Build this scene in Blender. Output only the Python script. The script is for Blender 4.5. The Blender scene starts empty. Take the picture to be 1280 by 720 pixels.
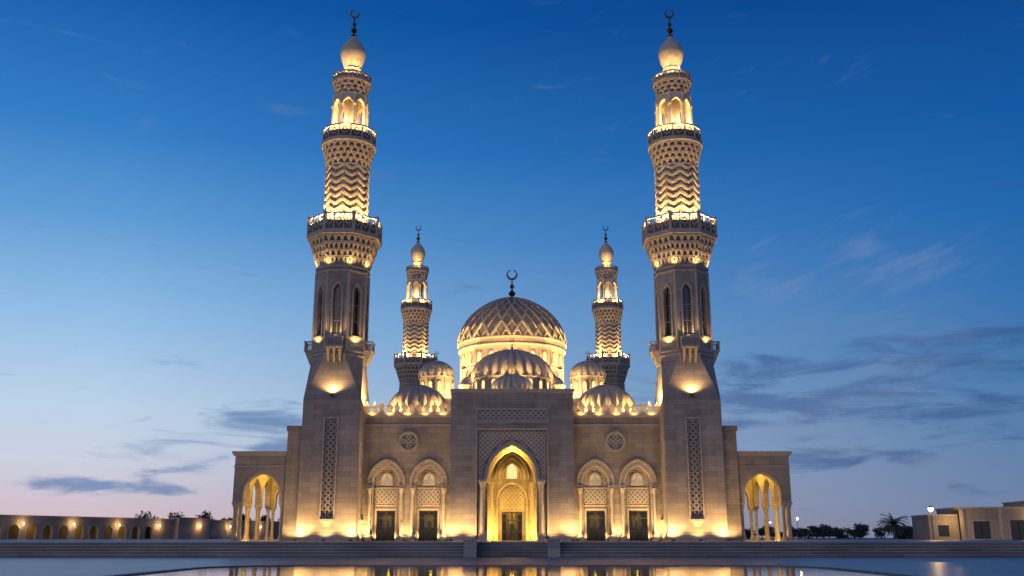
import bpy, bmesh, math, random
from mathutils import Matrix, Vector
random.seed(7)
pi=math.pi
sc=bpy.context.scene
sc.view_settings.view_transform='Standard'
try: sc.view_settings.look='None'
except Exception: pass
sc.view_settings.exposure=0
COL=sc.collection

def s2l(c):
    o=[]
    for x in c:
        x/=255.0
        o.append(x/12.92 if x<=0.04045 else ((x+0.055)/1.055)**2.4)
    return (o[0],o[1],o[2],1)

# ---------------------------------------------------------------- materials
class NT:
    def __init__(s,nt): s.nt=nt
    def n(s,t,**k):
        nd=s.nt.nodes.new(t)
        for a,b in k.items(): setattr(nd,a,b)
        return nd
    def l(s,a,b): s.nt.links.new(a,b)
    def m(s,op,a,b=None,clamp=False):
        nd=s.nt.nodes.new('ShaderNodeMath'); nd.operation=op; nd.use_clamp=clamp
        for i,x in enumerate((a,b)):
            if x is None: continue
            if isinstance(x,(int,float)): nd.inputs[i].default_value=x
            else: s.nt.links.new(x,nd.inputs[i])
        return nd.outputs[0]
    def mr(s,v,a,b,c=0,d=1,smooth=False):
        nd=s.nt.nodes.new('ShaderNodeMapRange')
        if smooth: nd.interpolation_type='SMOOTHSTEP'
        s.nt.links.new(v,nd.inputs[0])
        for i,x in enumerate((a,b,c,d)): nd.inputs[i+1].default_value=x
        return nd.outputs[0]
    def mix(s,f,a,b,blend='MIX'):
        nd=s.nt.nodes.new('ShaderNodeMix'); nd.data_type='RGBA'; nd.blend_type=blend
        for i,x in ((0,f),(6,a),(7,b)):
            if isinstance(x,(int,float)): nd.inputs[i].default_value=x
            elif isinstance(x,tuple): nd.inputs[i].default_value=x
            else: s.nt.links.new(x,nd.inputs[i])
        return nd.outputs[2]

def newmat(name):
    m=bpy.data.materials.new(name); m.use_nodes=True
    t=NT(m.node_tree); b=m.node_tree.nodes['Principled BSDF']
    return m,t,b

def stone(name,col,bw=1.3,rh=0.42,mortar=0.012,rough=0.8,contrast=0.12,bump=0.25,flat=False,mdark=0.62,streak=0.0):
    m,t,b=newmat(name)
    tc=t.n('ShaderNodeTexCoord'); sp=t.n('ShaderNodeSeparateXYZ'); t.l(tc.outputs['Object'],sp.inputs[0])
    cb=t.n('ShaderNodeCombineXYZ')
    if flat:
        t.l(sp.outputs[0],cb.inputs[0]); t.l(sp.outputs[1],cb.inputs[1])
    else:
        t.l(t.m('ADD',sp.outputs[0],sp.outputs[1]),cb.inputs[0]); t.l(sp.outputs[2],cb.inputs[1])
    n1=t.n('ShaderNodeTexNoise'); n1.inputs['Scale'].default_value=0.35; n1.inputs['Detail'].default_value=5
    t.l(tc.outputs['Object'],n1.inputs['Vector'])
    n2=t.n('ShaderNodeTexNoise'); n2.inputs['Scale'].default_value=9; n2.inputs['Detail'].default_value=4
    t.l(tc.outputs['Object'],n2.inputs['Vector'])
    br=t.n('ShaderNodeTexBrick'); t.l(cb.outputs[0],br.inputs['Vector'])
    br.inputs['Scale'].default_value=1; br.inputs['Brick Width'].default_value=bw; br.inputs['Row Height'].default_value=rh
    br.inputs['Mortar Size'].default_value=mortar; br.inputs['Mortar Smooth'].default_value=0.3
    c=Vector(col)
    br.inputs['Color1'].default_value=(*(c*(1+contrast)),1)
    br.inputs['Color2'].default_value=(*(c*(1-contrast)),1)
    br.inputs['Mortar'].default_value=(*(c*mdark),1)
    f1=t.mr(n1.outputs[0],0.3,0.7,0.78,1.12); f2=t.mr(n2.outputs[0],0.3,0.7,0.92,1.06)
    f=t.m('MULTIPLY',f1,f2)
    if streak:
        mp=t.n('ShaderNodeMapping'); mp.inputs['Scale'].default_value=(1.4,1.4,.09); t.l(tc.outputs['Object'],mp.inputs[0])
        n3=t.n('ShaderNodeTexNoise'); n3.inputs['Scale'].default_value=1.0; n3.inputs['Detail'].default_value=5; t.l(mp.outputs[0],n3.inputs['Vector'])
        f=t.m('MULTIPLY',f,t.mr(n3.outputs[0],.35,.7,1.04,1-streak))
    cc=t.n('ShaderNodeCombineColor')
    for i in range(3): t.l(f,cc.inputs[i])
    t.l(t.mix(1.0,br.outputs[0],cc.outputs[0],'MULTIPLY'),b.inputs['Base Color'])
    b.inputs['Roughness'].default_value=rough
    h=t.m('ADD',t.m('MULTIPLY',br.outputs[1],-1.0),t.m('MULTIPLY',n2.outputs[0],0.35))
    bp=t.n('ShaderNodeBump'); bp.inputs['Strength'].default_value=bump; bp.inputs['Distance'].default_value=0.03
    t.l(h,bp.inputs['Height']); t.l(bp.outputs[0],b.inputs['Normal'])
    return m

def plain(name,col,rough=0.7,metal=0,nscale=6,var=0.15,bump=0.15):
    m,t,b=newmat(name)
    tc=t.n('ShaderNodeTexCoord')
    n=t.n('ShaderNodeTexNoise'); n.inputs['Scale'].default_value=nscale; n.inputs['Detail'].default_value=5
    t.l(tc.outputs['Object'],n.inputs['Vector'])
    c=Vector(col)
    t.l(t.mix(t.mr(n.outputs[0],0.3,0.7),(*(c*(1-var)),1),(*(c*(1+var)),1)),b.inputs['Base Color'])
    b.inputs['Roughness'].default_value=rough; b.inputs['Metallic'].default_value=metal
    bp=t.n('ShaderNodeBump'); bp.inputs['Strength'].default_value=bump; bp.inputs['Distance'].default_value=0.03
    t.l(n.outputs[0],bp.inputs['Height']); t.l(bp.outputs[0],b.inputs['Normal'])
    return m

def emis(name,col,strength):
    m,t,b=newmat(name)
    tc=t.n('ShaderNodeTexCoord'); n=t.n('ShaderNodeTexNoise'); n.inputs['Scale'].default_value=2.5
    t.l(tc.outputs['Object'],n.inputs['Vector'])
    b.inputs['Base Color'].default_value=(0.3,0.25,0.15,1)
    b.inputs['Emission Color'].default_value=(*col,1)
    t.l(t.mr(n.outputs[0],0.3,0.7,strength*0.7,strength*1.2),b.inputs['Emission Strength'])
    return m

WARM=(1.0,0.60,0.21); GOLD=(1.0,0.56,0.09)
M_ST=stone('limestone_ashlar',(0.275,0.238,0.208),streak=.14,contrast=.15)
M_TR=plain('limestone_trim',(0.34,0.295,0.245),nscale=4)
M_DM=plain('dome_stone',(0.44,0.385,0.31),nscale=3)
M_DB=plain('dome_field_shade',(0.25,0.21,0.165),nscale=3)  # dome stone darkened: shade between the raised ribs painted into the colour
M_LAT=plain('carved_stone',(0.34,0.305,0.27),nscale=8)
M_SCR=plain('carved_screen',(0.235,0.21,0.19),nscale=8)
M_REC=plain('recess_shade',(0.10,0.09,0.085),nscale=8)  # stone darkened so the shade in recesses is part of the colour
M_BR=plain('bronze_finial',(0.10,0.065,0.035),rough=0.4,metal=0.8)
M_DK=plain('dark_bronze_frame',(0.012,0.010,0.008),rough=0.6)
M_WD=plain('dark_window',(0.018,0.02,0.026),rough=0.2)
M_LIT=emis('lit_window',(1.0,0.62,0.22),1.7)
M_LITP=emis('lit_window_pale',(1.0,0.75,0.45),0.45)
M_LITM=emis('lit_portal_window',(1.0,0.85,0.5),2.0)
M_LMP=emis('lamp_glass',(1.0,0.6,0.22),32)
M_PLAT=stone('platform_stone',(0.26,0.25,0.245),bw=1.2,rh=1.2,mortar=0.012,flat=True,rough=0.5)
M_STEP=stone('step_stone',(0.13,0.13,0.14),bw=1.8,rh=0.16,mortar=0.006,rough=0.6,mdark=0.4,contrast=0.25)
M_NOSE=stone('step_nosing_stone',(0.25,0.25,0.25),bw=1.8,rh=0.5,mortar=0.02,rough=0.5,contrast=.2)
M_PAVE=stone('pavement_stone',(0.20,0.20,0.205),bw=1.5,rh=0.75,mortar=0.02,flat=True,rough=0.33,bump=0.2,contrast=.25)
M_GR=plain('sandy_ground',(0.16,0.145,0.12),nscale=0.6)
M_BLD=stone('plaster_wall',(0.29,0.25,0.21),bw=3,rh=1.5,mortar=0.01,bump=0.1,streak=.2)
M_LEAF=plain('foliage',(0.045,0.06,0.035),nscale=1,var=0.4)
M_BARK=plain('bark',(0.10,0.075,0.05))
def mat_glass():
    m,t,b=newmat('door_glass')
    tr=t.n('ShaderNodeBsdfTransparent'); tr.inputs[0].default_value=(0.6,0.62,0.4,1)
    gl=t.n('ShaderNodeBsdfGlossy'); gl.inputs['Roughness'].default_value=0.05
    mx=t.n('ShaderNodeMixShader'); mx.inputs[0].default_value=0.05
    t.l(tr.outputs[0],mx.inputs[1]); t.l(gl.outputs[0],mx.inputs[2])
    t.l(mx.outputs[0],m.node_tree.nodes['Material Output'].inputs[0])
    return m
M_GL=mat_glass()
def mat_water():
    m,t,b=newmat('pool_water')
    b.inputs['Base Color'].default_value=(0.012,0.018,0.025,1); b.inputs['Roughness'].default_value=0.03
    b.inputs['IOR'].default_value=1.33
    tc=t.n('ShaderNodeTexCoord'); mp=t.n('ShaderNodeMapping'); mp.inputs['Scale'].default_value=(1.2,2.5,1)
    t.l(tc.outputs['Object'],mp.inputs[0])
    n=t.n('ShaderNodeTexNoise'); n.inputs['Scale'].default_value=1.6; n.inputs['Detail'].default_value=4
    t.l(mp.outputs[0],n.inputs['Vector'])
    bp=t.n('ShaderNodeBump'); bp.inputs['Strength'].default_value=0.12; bp.inputs['Distance'].default_value=0.02
    t.l(n.outputs[0],bp.inputs['Height']); t.l(bp.outputs[0],b.inputs['Normal'])
    return m
M_WAT=mat_water()

# ---------------------------------------------------------------- mesh builder
class MB:
    def __init__(s): s.v=[];s.f=[];s.mi=[];s.M=Matrix.Identity(4);s.c=0
    def add(s,vs,fs):
        b=len(s.v)
        for p in vs: s.v.append(tuple(s.M@Vector(p)))
        for f in fs: s.f.append(tuple(b+i for i in f)); s.mi.append(s.c)
    def hexa(s,p): s.add(p,[(0,1,2,3),(7,6,5,4),(0,4,5,1),(1,5,6,2),(2,6,7,3),(3,7,4,0)])
    def box(s,x0,x1,y0,y1,z0,z1):
        s.hexa([(x0,y0,z0),(x1,y0,z0),(x1,y1,z0),(x0,y1,z0),(x0,y0,z1),(x1,y0,z1),(x1,y1,z1),(x0,y1,z1)])
    def prism_y(s,poly,y0,y1):
        n=len(poly)
        s.add([(x,y0,z) for x,z in poly]+[(x,y1,z) for x,z in poly],
              [tuple(range(n)),tuple(range(2*n-1,n-1,-1))]+[(i,i+n,(i+1)%n+n,(i+1)%n) for i in range(n)])
    def ngon(s,n,r0,r1,z0,z1,cx=0,cy=0):
        k=1/math.cos(pi/n); a0=-pi/2+pi/n
        vs=[]
        for r,z in ((r0,z0),(r1,z1)):
            for i in range(n):
                a=a0+2*pi*i/n; vs.append((cx+r*k*math.cos(a),cy+r*k*math.sin(a),z))
        s.add(vs,[tuple(range(n-1,-1,-1)),tuple(range(n,2*n))]+[(i,(i+1)%n,(i+1)%n+n,i+n) for i in range(n)])
    def lathe(s,prof,n,cx=0,cy=0,fl=0,nf=0):
        vs=[];fs=[]
        for r,z in prof:
            for i in range(n):
                a=2*pi*i/n; rr=r*(1-fl*(1-abs(math.sin(nf*a/2)))) if nf else r
                vs.append((cx+rr*math.cos(a),cy+rr*math.sin(a),z))
        for j in range(len(prof)-1):
            for i in range(n): fs.append((j*n+i,j*n+(i+1)%n,(j+1)*n+(i+1)%n,(j+1)*n+i))
        fs.append(tuple(range(n-1,-1,-1))); L=(len(prof)-1)*n; fs.append(tuple(range(L,L+n)))
        s.add(vs,fs)
    def beam(s,p,q,nrm,w,h):
        p=Vector(p);q=Vector(q);nrm=Vector(nrm).normalized()
        d=(q-p).normalized().cross(nrm)*(w/2); k=nrm*h
        s.hexa([p-d-k,q-d-k,q+d-k,p+d-k,p-d+k,q-d+k,q+d+k,p+d+k])
    def obj(s,name,mats,parent=None,smooth=False):
        me=bpy.data.meshes.new(name); me.from_pydata(s.v,[],s.f)
        for m in mats: me.materials.append(m)
        me.polygons.foreach_set('material_index',s.mi)
        bm=bmesh.new(); bm.from_mesh(me); bmesh.ops.recalc_face_normals(bm,faces=bm.faces); bm.to_mesh(me); bm.free()
        if smooth:
            me.shade_smooth(); me.set_sharp_from_angle(angle=math.radians(32))
        o=bpy.data.objects.new(name,me); COL.objects.link(o)
        if parent: o.parent=parent
        return o

def empty(name,parent=None,loc=(0,0,0)):
    o=bpy.data.objects.new(name,None); COL.objects.link(o); o.location=loc
    if parent: o.parent=parent
    return o

def arch_pts(hw,rise,n=16):
    out=[]
    for i in range(n+1):
        x=-hw*math.cos(pi*i/n)
        if rise<=0: z=0
        elif rise>hw:
            c=(rise*rise-hw*hw)/(2*hw); R=hw+c; z=math.sqrt(max(0,R*R-(abs(x)+c)**2))
        else: z=rise*math.sqrt(max(0,1-(x/hw)**2))
        out.append((x,z))
    return out

def wall_open(mb,x0,x1,z0,z1,y0,y1,ops):
    cur=x0
    for cx,hw,zb,zs,rise in ops:
        if cx-hw>cur+1e-4: mb.box(cur,cx-hw,y0,y1,z0,z1)
        if zb>z0+1e-4: mb.box(cx-hw,cx+hw,y0,y1,z0,zb)
        if rise<=0: mb.box(cx-hw,cx+hw,y0,y1,zs,z1)
        else:
            pts=arch_pts(hw,rise)
            for (a,za),(b,zb2) in zip(pts[:-1],pts[1:]):
                mb.hexa([(cx+a,y0,zs+za),(cx+b,y0,zs+zb2),(cx+b,y1,zs+zb2),(cx+a,y1,zs+za),
                         (cx+a,y0,z1),(cx+b,y0,z1),(cx+b,y1,z1),(cx+a,y1,z1)])
        cur=cx+hw
    if x1>cur+1e-4: mb.box(cur,x1,y0,y1,z0,z1)

def arch_band(mb,cx,hi,ri,ho,ro,zs,zb,y0,y1):
    if ri>0:
        A=arch_pts(hi,ri);B=arch_pts(ho,ro)
        for i in range(len(A)-1):
            a,b,c,d=A[i],A[i+1],B[i+1],B[i]
            mb.hexa([(cx+a[0],y0,zs+a[1]),(cx+b[0],y0,zs+b[1]),(cx+b[0],y1,zs+b[1]),(cx+a[0],y1,zs+a[1]),
                     (cx+d[0],y0,zs+d[1]),(cx+c[0],y0,zs+c[1]),(cx+c[0],y1,zs+c[1]),(cx+d[0],y1,zs+d[1])])
    if zb<zs:
        mb.box(cx-ho,cx-hi,y0,y1,zb,zs); mb.box(cx+hi,cx+ho,y0,y1,zb,zs)

def arch_panel(mb,cx,hw,zb,zs,rise,y0,y1):
    pts=arch_pts(hw,rise,12)
    poly=[(cx-hw,zb)]+[(cx+x,zs+z) for x,z in pts]+[(cx+hw,zb)]
    mb.prism_y(poly[::-1],y0,y1)

def bar(mb,p,q,w,y0,y1):
    p=Vector((p[0],0,p[1]));q=Vector((q[0],0,q[1])); d=(q-p).normalized().cross(Vector((0,1,0)))*(w/2)
    a,b,c,e=p-d,q-d,q+d,p+d
    mb.hexa([(a.x,y0,a.z),(b.x,y0,b.z),(b.x,y1,b.z),(a.x,y1,a.z),(e.x,y0,e.z),(c.x,y0,c.z),(c.x,y1,c.z),(e.x,y1,e.z)])

def lattice(mb,x0,x1,z0,z1,cell,y0,y1,w,keep=None):
    """eight-fold star lattice of thin stone bars in a vertical panel"""
    nx=max(1,round((x1-x0)/cell)); nz=max(1,round((z1-z0)/cell)); cx=(x1-x0)/nx; cz=(z1-z0)/nz
    for i in range(nx):
        for j in range(nz):
            X=x0+(i+.5)*cx; Z=z0+(j+.5)*cz; hx=cx/2; hz=cz/2
            segs=[((X-hx,Z),(X,Z+hz),0),((X,Z+hz),(X+hx,Z),1),((X+hx,Z),(X,Z-hz),0.5),((X,Z-hz),(X-hx,Z),1.5),
                  ((X-hx*.5,Z-hz),(X-hx*.5,Z+hz),2),((X+hx*.5,Z-hz),(X+hx*.5,Z+hz),2),
                  ((X-hx,Z-hz*.5),(X+hx,Z-hz*.5),2.5),((X-hx,Z+hz*.5),(X+hx,Z+hz*.5),2.5)]
            for a,b,k in segs:
                if keep and not (keep(*a) and keep(*b)): continue
                bar(mb,a,b,w,y0+k*0.004,y1)

def corbel(mb,n,r0,r1,z0,z1,tiers,per,cx=0,cy=0):
    """stalactite (muqarnas) corbel: tiers of little arched brackets over a set-back core with shade painted in"""
    dz=(z1-z0)/tiers; rp=r0; M0=mb.M.copy()
    for i in range(tiers):
        r=r0+(r1-r0)*(i+1)/tiers; za=z0+i*dz
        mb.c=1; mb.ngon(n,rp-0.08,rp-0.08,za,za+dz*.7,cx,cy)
        mb.c=0; mb.ngon(n,r-0.04,r,za+dz*.7,za+dz,cx,cy)
        for k in range(n):
            mb.M=M0@Matrix.Translation((cx,cy,0))@Matrix.Rotation(2*pi*(k+(.5 if (per==1 and i%2) else 0))/n,4,'Z')
            hw=rp*math.tan(pi/n); p=per-(i%2 if per>1 else 0); step=2*hw/p
            for j in range(p):
                x=-hw+(j+.5)*step; w=step*.27
                ya=-(r-.01); yb=-(rp-.1)
                mb.hexa([(x-w*.3,-(rp+.01),za-.02),(x+w*.3,-(rp+.01),za-.02),(x+w*.3,yb,za-.02),(x-w*.3,yb,za-.02),
                         (x-w*1.3,ya,za+dz*.71),(x+w*1.3,ya,za+dz*.71),(x+w*1.3,yb,za+dz*.71),(x-w*1.3,yb,za+dz*.71)])
        mb.M=M0
        rp=r

def crescent(mb,cx,cy,cz,R,th=0.06):
    n=26; pts=[]
    for i in range(n+1):
        s=i/n; a=pi/2+math.radians(14)+s*math.radians(332)
        t=R*(0.08+0.30*math.sin(pi*s)); pts.append((a,t))
    for (a,t),(b,u) in zip(pts[:-1],pts[1:]):
        P=lambda a,r:(cx+r*math.cos(a),cz+r*math.sin(a))
        q=[P(a,R-t),P(b,R-u),P(b,R),P(a,R)]
        mb.hexa([(q[0][0],cy-th,q[0][1]),(q[1][0],cy-th,q[1][1]),(q[1][0],cy+th,q[1][1]),(q[0][0],cy+th,q[0][1]),
                 (q[3][0],cy-th,q[3][1]),(q[2][0],cy-th,q[2][1]),(q[2][0],cy+th,q[2][1]),(q[3][0],cy+th,q[3][1])])

def finial(mb,cx,cy,z,h,cr):
    k=h
    prof=[(.10,0),(.13,.03),(.05,.07),(.04,.12),(.11,.17),(.14,.22),(.11,.27),(.04,.32),(.035,.38),(.08,.42),(.09,.455),(.07,.49),(.025,.53),(.02,.66),(.01,.68)]
    mb.lathe([(r*k*.8,z+zz*k) for r,zz in prof],14,cx,cy)
    crescent(mb,cx,cy,z+h-cr,cr,th=0.03+cr*.07)

def dome_prof(R,z0,H,n=18,over=0.0,power=1.0,cap=0.02):
    out=[]
    if over: out.append((R*(1-over),z0-H*.16)); out.append((R*(1-over*.3),z0-H*.07))
    for i in range(n+1):
        a=pi/2*i/n*0.985; out.append((R*math.cos(a)**power,z0+H*math.sin(a)*(1+cap*math.sin(a)**8)))
    return out

def spot(name,loc,tgt,P,cone=140,parent=None,col=WARM,r=0.08,blend=0.6):
    d=bpy.data.lights.new(name,'SPOT'); d.energy=P; d.color=col; d.spot_size=math.radians(cone); d.spot_blend=blend; d.shadow_soft_size=r
    o=bpy.data.objects.new(name,d); COL.objects.link(o); o.location=loc
    o.rotation_euler=(Vector(tgt)-Vector(loc)).to_track_quat('-Z','Y').to_euler()
    if parent: o.parent=parent
    return o
def point(name,loc,P,parent=None,col=GOLD,r=0.1):
    d=bpy.data.lights.new(name,'POINT'); d.energy=P; d.color=col; d.shadow_soft_size=r
    o=bpy.data.objects.new(name,d); COL.objects.link(o); o.location=loc
    if parent: o.parent=parent
    return o

PZ=0.8
mosque=empty('mosque')

# ---------------------------------------------------------------- minaret meshes (axis at 0,0; absolute z)
def ring_panels(mb,n,r,t,z0,z1,op):
    for k in range(n):
        mb.M=Matrix.Rotation(2*pi*k/n,4,'Z'); hw=r*math.tan(pi/n)-.001
        wall_open(mb,-hw,hw,z0,z1,-r,-r+t,[op] if op else [])
    mb.M=Matrix.Identity(4)
OR=2.2
def build_minaret():
    parts=[]
    mb=MB(); mb.box(-2.15,2.15,-2.15,2.15,PZ,12.2)
    for k in range(4):
        mb.M=Matrix.Rotation(pi/2*k,4,'Z'); w=2.4 if k%2==0 else 2.2
        wall_open(mb,-w,w,PZ,12.2,-2.4,-2.2,[(0,.5,2.6,10.6,0)])
        mb.M=Matrix.Identity(4)
    sq=2.4; a=OR; e=a*math.tan(pi/8)
    vs=[(-sq,-sq,12.2),(sq,-sq,12.2),(sq,sq,12.2),(-sq,sq,12.2),
        (-e,-a,15.8),(e,-a,15.8),(a,-e,15.8),(a,e,15.8),(e,a,15.8),(-e,a,15.8),(-a,e,15.8),(-a,-e,15.8)]
    mb.add(vs,[(0,1,5,4),(1,2,7,6),(2,3,9,8),(3,0,11,10),(1,6,5),(2,8,7),(3,10,9),(0,4,11),(3,2,1,0),(4,5,6,7,8,9,10,11)])
    mb.ngon(8,OR-.4,OR-.4,15.8,24.7)
    ring_panels(mb,8,OR,.38,15.8,24.3,(0,.36,17.7,21.5,.7))
    parts.append((mb,'shaft',[M_ST],False))
    mb=MB()
    mb.box(-2.52,2.52,-2.52,2.52,PZ,1.25); mb.box(-2.46,2.46,-2.46,2.46,1.25,1.42)
    for z in (16.0,16.35): mb.ngon(8,OR+.07,OR+.07,z,z+.12)
    for z in (23.3,23.7): mb.ngon(8,OR+.07,OR+.1,z,z+.14)
    for k in range(8):
        mb.M=Matrix.Rotation(2*pi*k/8,4,'Z')
        arch_band(mb,0,.36,.7,.50,.9,21.5,17.7,-OR-.07,-OR+.02)
        mb.box(-.55,.55,-OR-.13,-OR+.03,17.5,17.69)
        mb.M=Matrix.Rotation(2*pi*(k+.5)/8,4,'Z')
        mb.lathe([(.11,16.5),(.11,23.25)],8,0,-OR/math.cos(pi/8)+.03)
    for k in range(4):
        mb.M=Matrix.Rotation(pi/2*k,4,'Z')
        mb.box(-.62,-.5,-2.45,-2.38,2.5,10.72); mb.box(.5,.62,-2.45,-2.38,2.5,10.72); mb.box(-.5,.5,-2.45,-2.38,10.6,10.72)
        mb.box(-.6,.6,-2.6,-2.38,2.38,2.5); mb.hexa([(-.2,-2.42,1.9),(.2,-2.42,1.9),(.2,-2.38,1.9),(-.2,-2.38,1.9),(-.5,-2.58,2.37),(.5,-2.58,2.37),(.5,-2.38,2.37),(-.5,-2.38,2.37)])
        mb.box(-.72,.72,-2.95,-2.1,16.55,16.7); mb.box(-.74,.74,-2.98,-2.88,17.35,17.45)
        mb.box(-.74,-.66,-2.87,-2.1,17.35,17.45); mb.box(.66,.74,-2.87,-2.1,17.35,17.45)
        for i in range(9):
            x=-.68+i*.17; mb.box(x-.035,x+.035,-2.93,-2.88,16.7,17.35)
        for y in (-2.75,-2.6,-2.45,-2.32):
            for x in (-.68,.68): mb.box(x-.035,x+.035,y-.03,y+.03,16.7,17.35)
        for x in (-.5,0,.5):
            mb.hexa([(x-.06,-2.42,15.4),(x+.06,-2.42,15.4),(x+.06,-2.2,15.4),(x-.06,-2.2,15.4),(x-.14,-2.9,16.55),(x+.14,-2.9,16.55),(x+.14,-2.2,16.55),(x-.14,-2.2,16.55)])
    mb.M=Matrix.Identity(4)
    corbel(mb,8,OR+.02,2.98,24.1,26.5,4,5)
    mb.ngon(8,3.14,3.14,26.5,26.8)
    corbel(mb,22,1.96,2.36,33.5,35.5,4,1)
    mb.ngon(24,2.46,2.46,35.5,35.75)
    corbel(mb,16,1.5,1.70,40.6,41.8,3,1)
    mb.ngon(24,1.80,1.80,41.8,41.97)
    parts.append((mb,'corbels_and_trim',[M_TR,M_REC],False))
    mb=MB()
    def parapet(n,r,z0,z1,cell,per):
        for k in range(n):
            mb.M=Matrix.Rotation(2*pi*k/n,4,'Z'); hw=r*math.tan(pi/n)
            mb.c=0
            mb.box(-hw,hw,-r-.03,-r+.12,z1-.14,z1); mb.box(-hw,hw,-r-.03,-r+.12,z0,z0+.12)
            for i in range(per):
                x=-hw+2*hw*i/per; mb.box(x-.05,x+.05,-r-.05,-r+.1,z0+.12,z1-.14)
                xc=x+hw/per; w=hw/per*.6; zc=(z0+z1)/2; hh=(z1-z0)/2*.5
                for a,b in (((xc-w,zc),(xc,zc+hh)),((xc,zc+hh),(xc+w,zc)),((xc+w,zc),(xc,zc-hh)),((xc,zc-hh),(xc-w,zc))):
                    bar(mb,a,b,.09,-r-.01,-r+.05)
                mb.c=1
                # low solid back panel with an open slot above it
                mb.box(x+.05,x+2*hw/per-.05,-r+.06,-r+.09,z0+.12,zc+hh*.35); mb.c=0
            mb.M=Matrix.Rotation(2*pi*(k+.5)/n,4,'Z'); rv=r/math.cos(pi/n)
            if n<=8: mb.box(-.13,.13,-rv-.06,-rv+.2,z0,z1+.14)
        mb.M=Matrix.Identity(4)
    parapet(8,3.06,26.8,28.4,.4,3)
    parapet(14,2.36,35.75,37.1,.3,1)
    parapet(14,1.74,41.97,42.65,.2,1)
    parts.append((mb,'balcony_parapets',[M_LAT,M_REC],False))
    mb=MB()
    for k in range(4):
        mb.M=Matrix.Rotation(pi/2*k,4,'Z'); mb.c=1; mb.box(-.5,.5,-2.19,-2.16,2.6,10.6); mb.c=0
        lattice(mb,-.5,.5,2.6,10.6,.5,-2.30,-2.2,.07)
    for k in range(8):
        mb.M=Matrix.Rotation(2*pi*k/8,4,'Z'); mb.c=2; arch_panel(mb,0,.355,17.71,21.5,.68,-OR+.3,-OR+.34)
        mb.c=0; mb.box(-.02,.02,-OR+.25,-OR+.3,17.7,22.0)
        for z in (19.0,20.4): mb.box(-.35,.35,-OR+.255,-OR+.3,z,z+.05)
    mb.M=Matrix.Identity(4)
    parts.append((mb,'window_lattices',[M_SCR,M_REC,M_WD],False))
    mb=MB()
    R=1.82; mb.c=1; mb.lathe([(R,26.8),(R,33.55)],48); mb.c=0
    n=9; z=28.3
    while z<33.0:
        for j in range(2*n):
            a=2*pi*(j+.5)/(2*n); b=2*pi*(j+1.5)/(2*n)
            za=z+(.42 if j%2 else 0); zb=z+(0 if j%2 else .42)
            mid=(a+b)/2; rr=R+.05
            mb.beam((rr*math.cos(a),rr*math.sin(a),za),(rr*math.cos(b),rr*math.sin(b),zb),(math.cos(mid),math.sin(mid),0),.24,.13)
            if j%2: mb.beam((rr*math.cos(a),rr*math.sin(a),za-.1),(rr*math.cos(a),rr*math.sin(a),za+.26),(math.cos(a),math.sin(a),0),.12,.09)
        z+=.66
    mb.lathe([(R+.1,28.0),(R+.14,28.1),(R+.1,28.2)],48); mb.lathe([(R+.1,33.3),(R+.16,33.42),(R+.1,33.5)],48)
    parts.append((mb,'patterned_shaft',[M_DM,M_DB],False))
    mb=MB(); mb.ngon(8,1.62,1.62,35.75,37.3); ring_panels(mb,8,1.48,.25,37.3,40.6,(0,.47,37.4,39.3,.7))
    for k in range(8):
        mb.M=Matrix.Rotation(2*pi*(k+.5)/8,4,'Z'); rv=1.48/math.cos(pi/8)
        mb.lathe([(.17,37.3),(.17,37.5),(.11,37.6),(.10,39.2),(.17,39.35),(.17,39.5),(.08,39.6),(.08,40.5)],10,0,-rv-.02)
        mb.M=Matrix.Rotation(2*pi*k/8,4,'Z'); arch_band(mb,0,.47,.7,.56,.85,39.3,37.4,-1.54,-1.47)
    mb.M=Matrix.Identity(4)
    mb.lathe([(.6,37.3),(.55,40.5)],16)
    mb.ngon(24,1.2,1.2,41.97,42.3); mb.ngon(16,.78,.72,42.3,43.4)
    parts.append((mb,'lantern',[M_DM],False))
    mb=MB()
    mb.lathe([(.74,43.3),(.84,43.42),(.72,43.55),(.8,43.75),(1.02,44.25),(1.16,44.8),(1.18,45.1),(1.1,45.5),(.9,45.95),(.62,46.3),(.36,46.6),(.2,46.9),(.12,47.1)],28)
    parts.append((mb,'bulb_cap',[M_DM],True))
    mb=MB(); finial(mb,0,0,46.9,2.85,.45)
    parts.append((mb,'crescent_finial',[M_BR],True))
    return parts
mparts=build_minaret()
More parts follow.
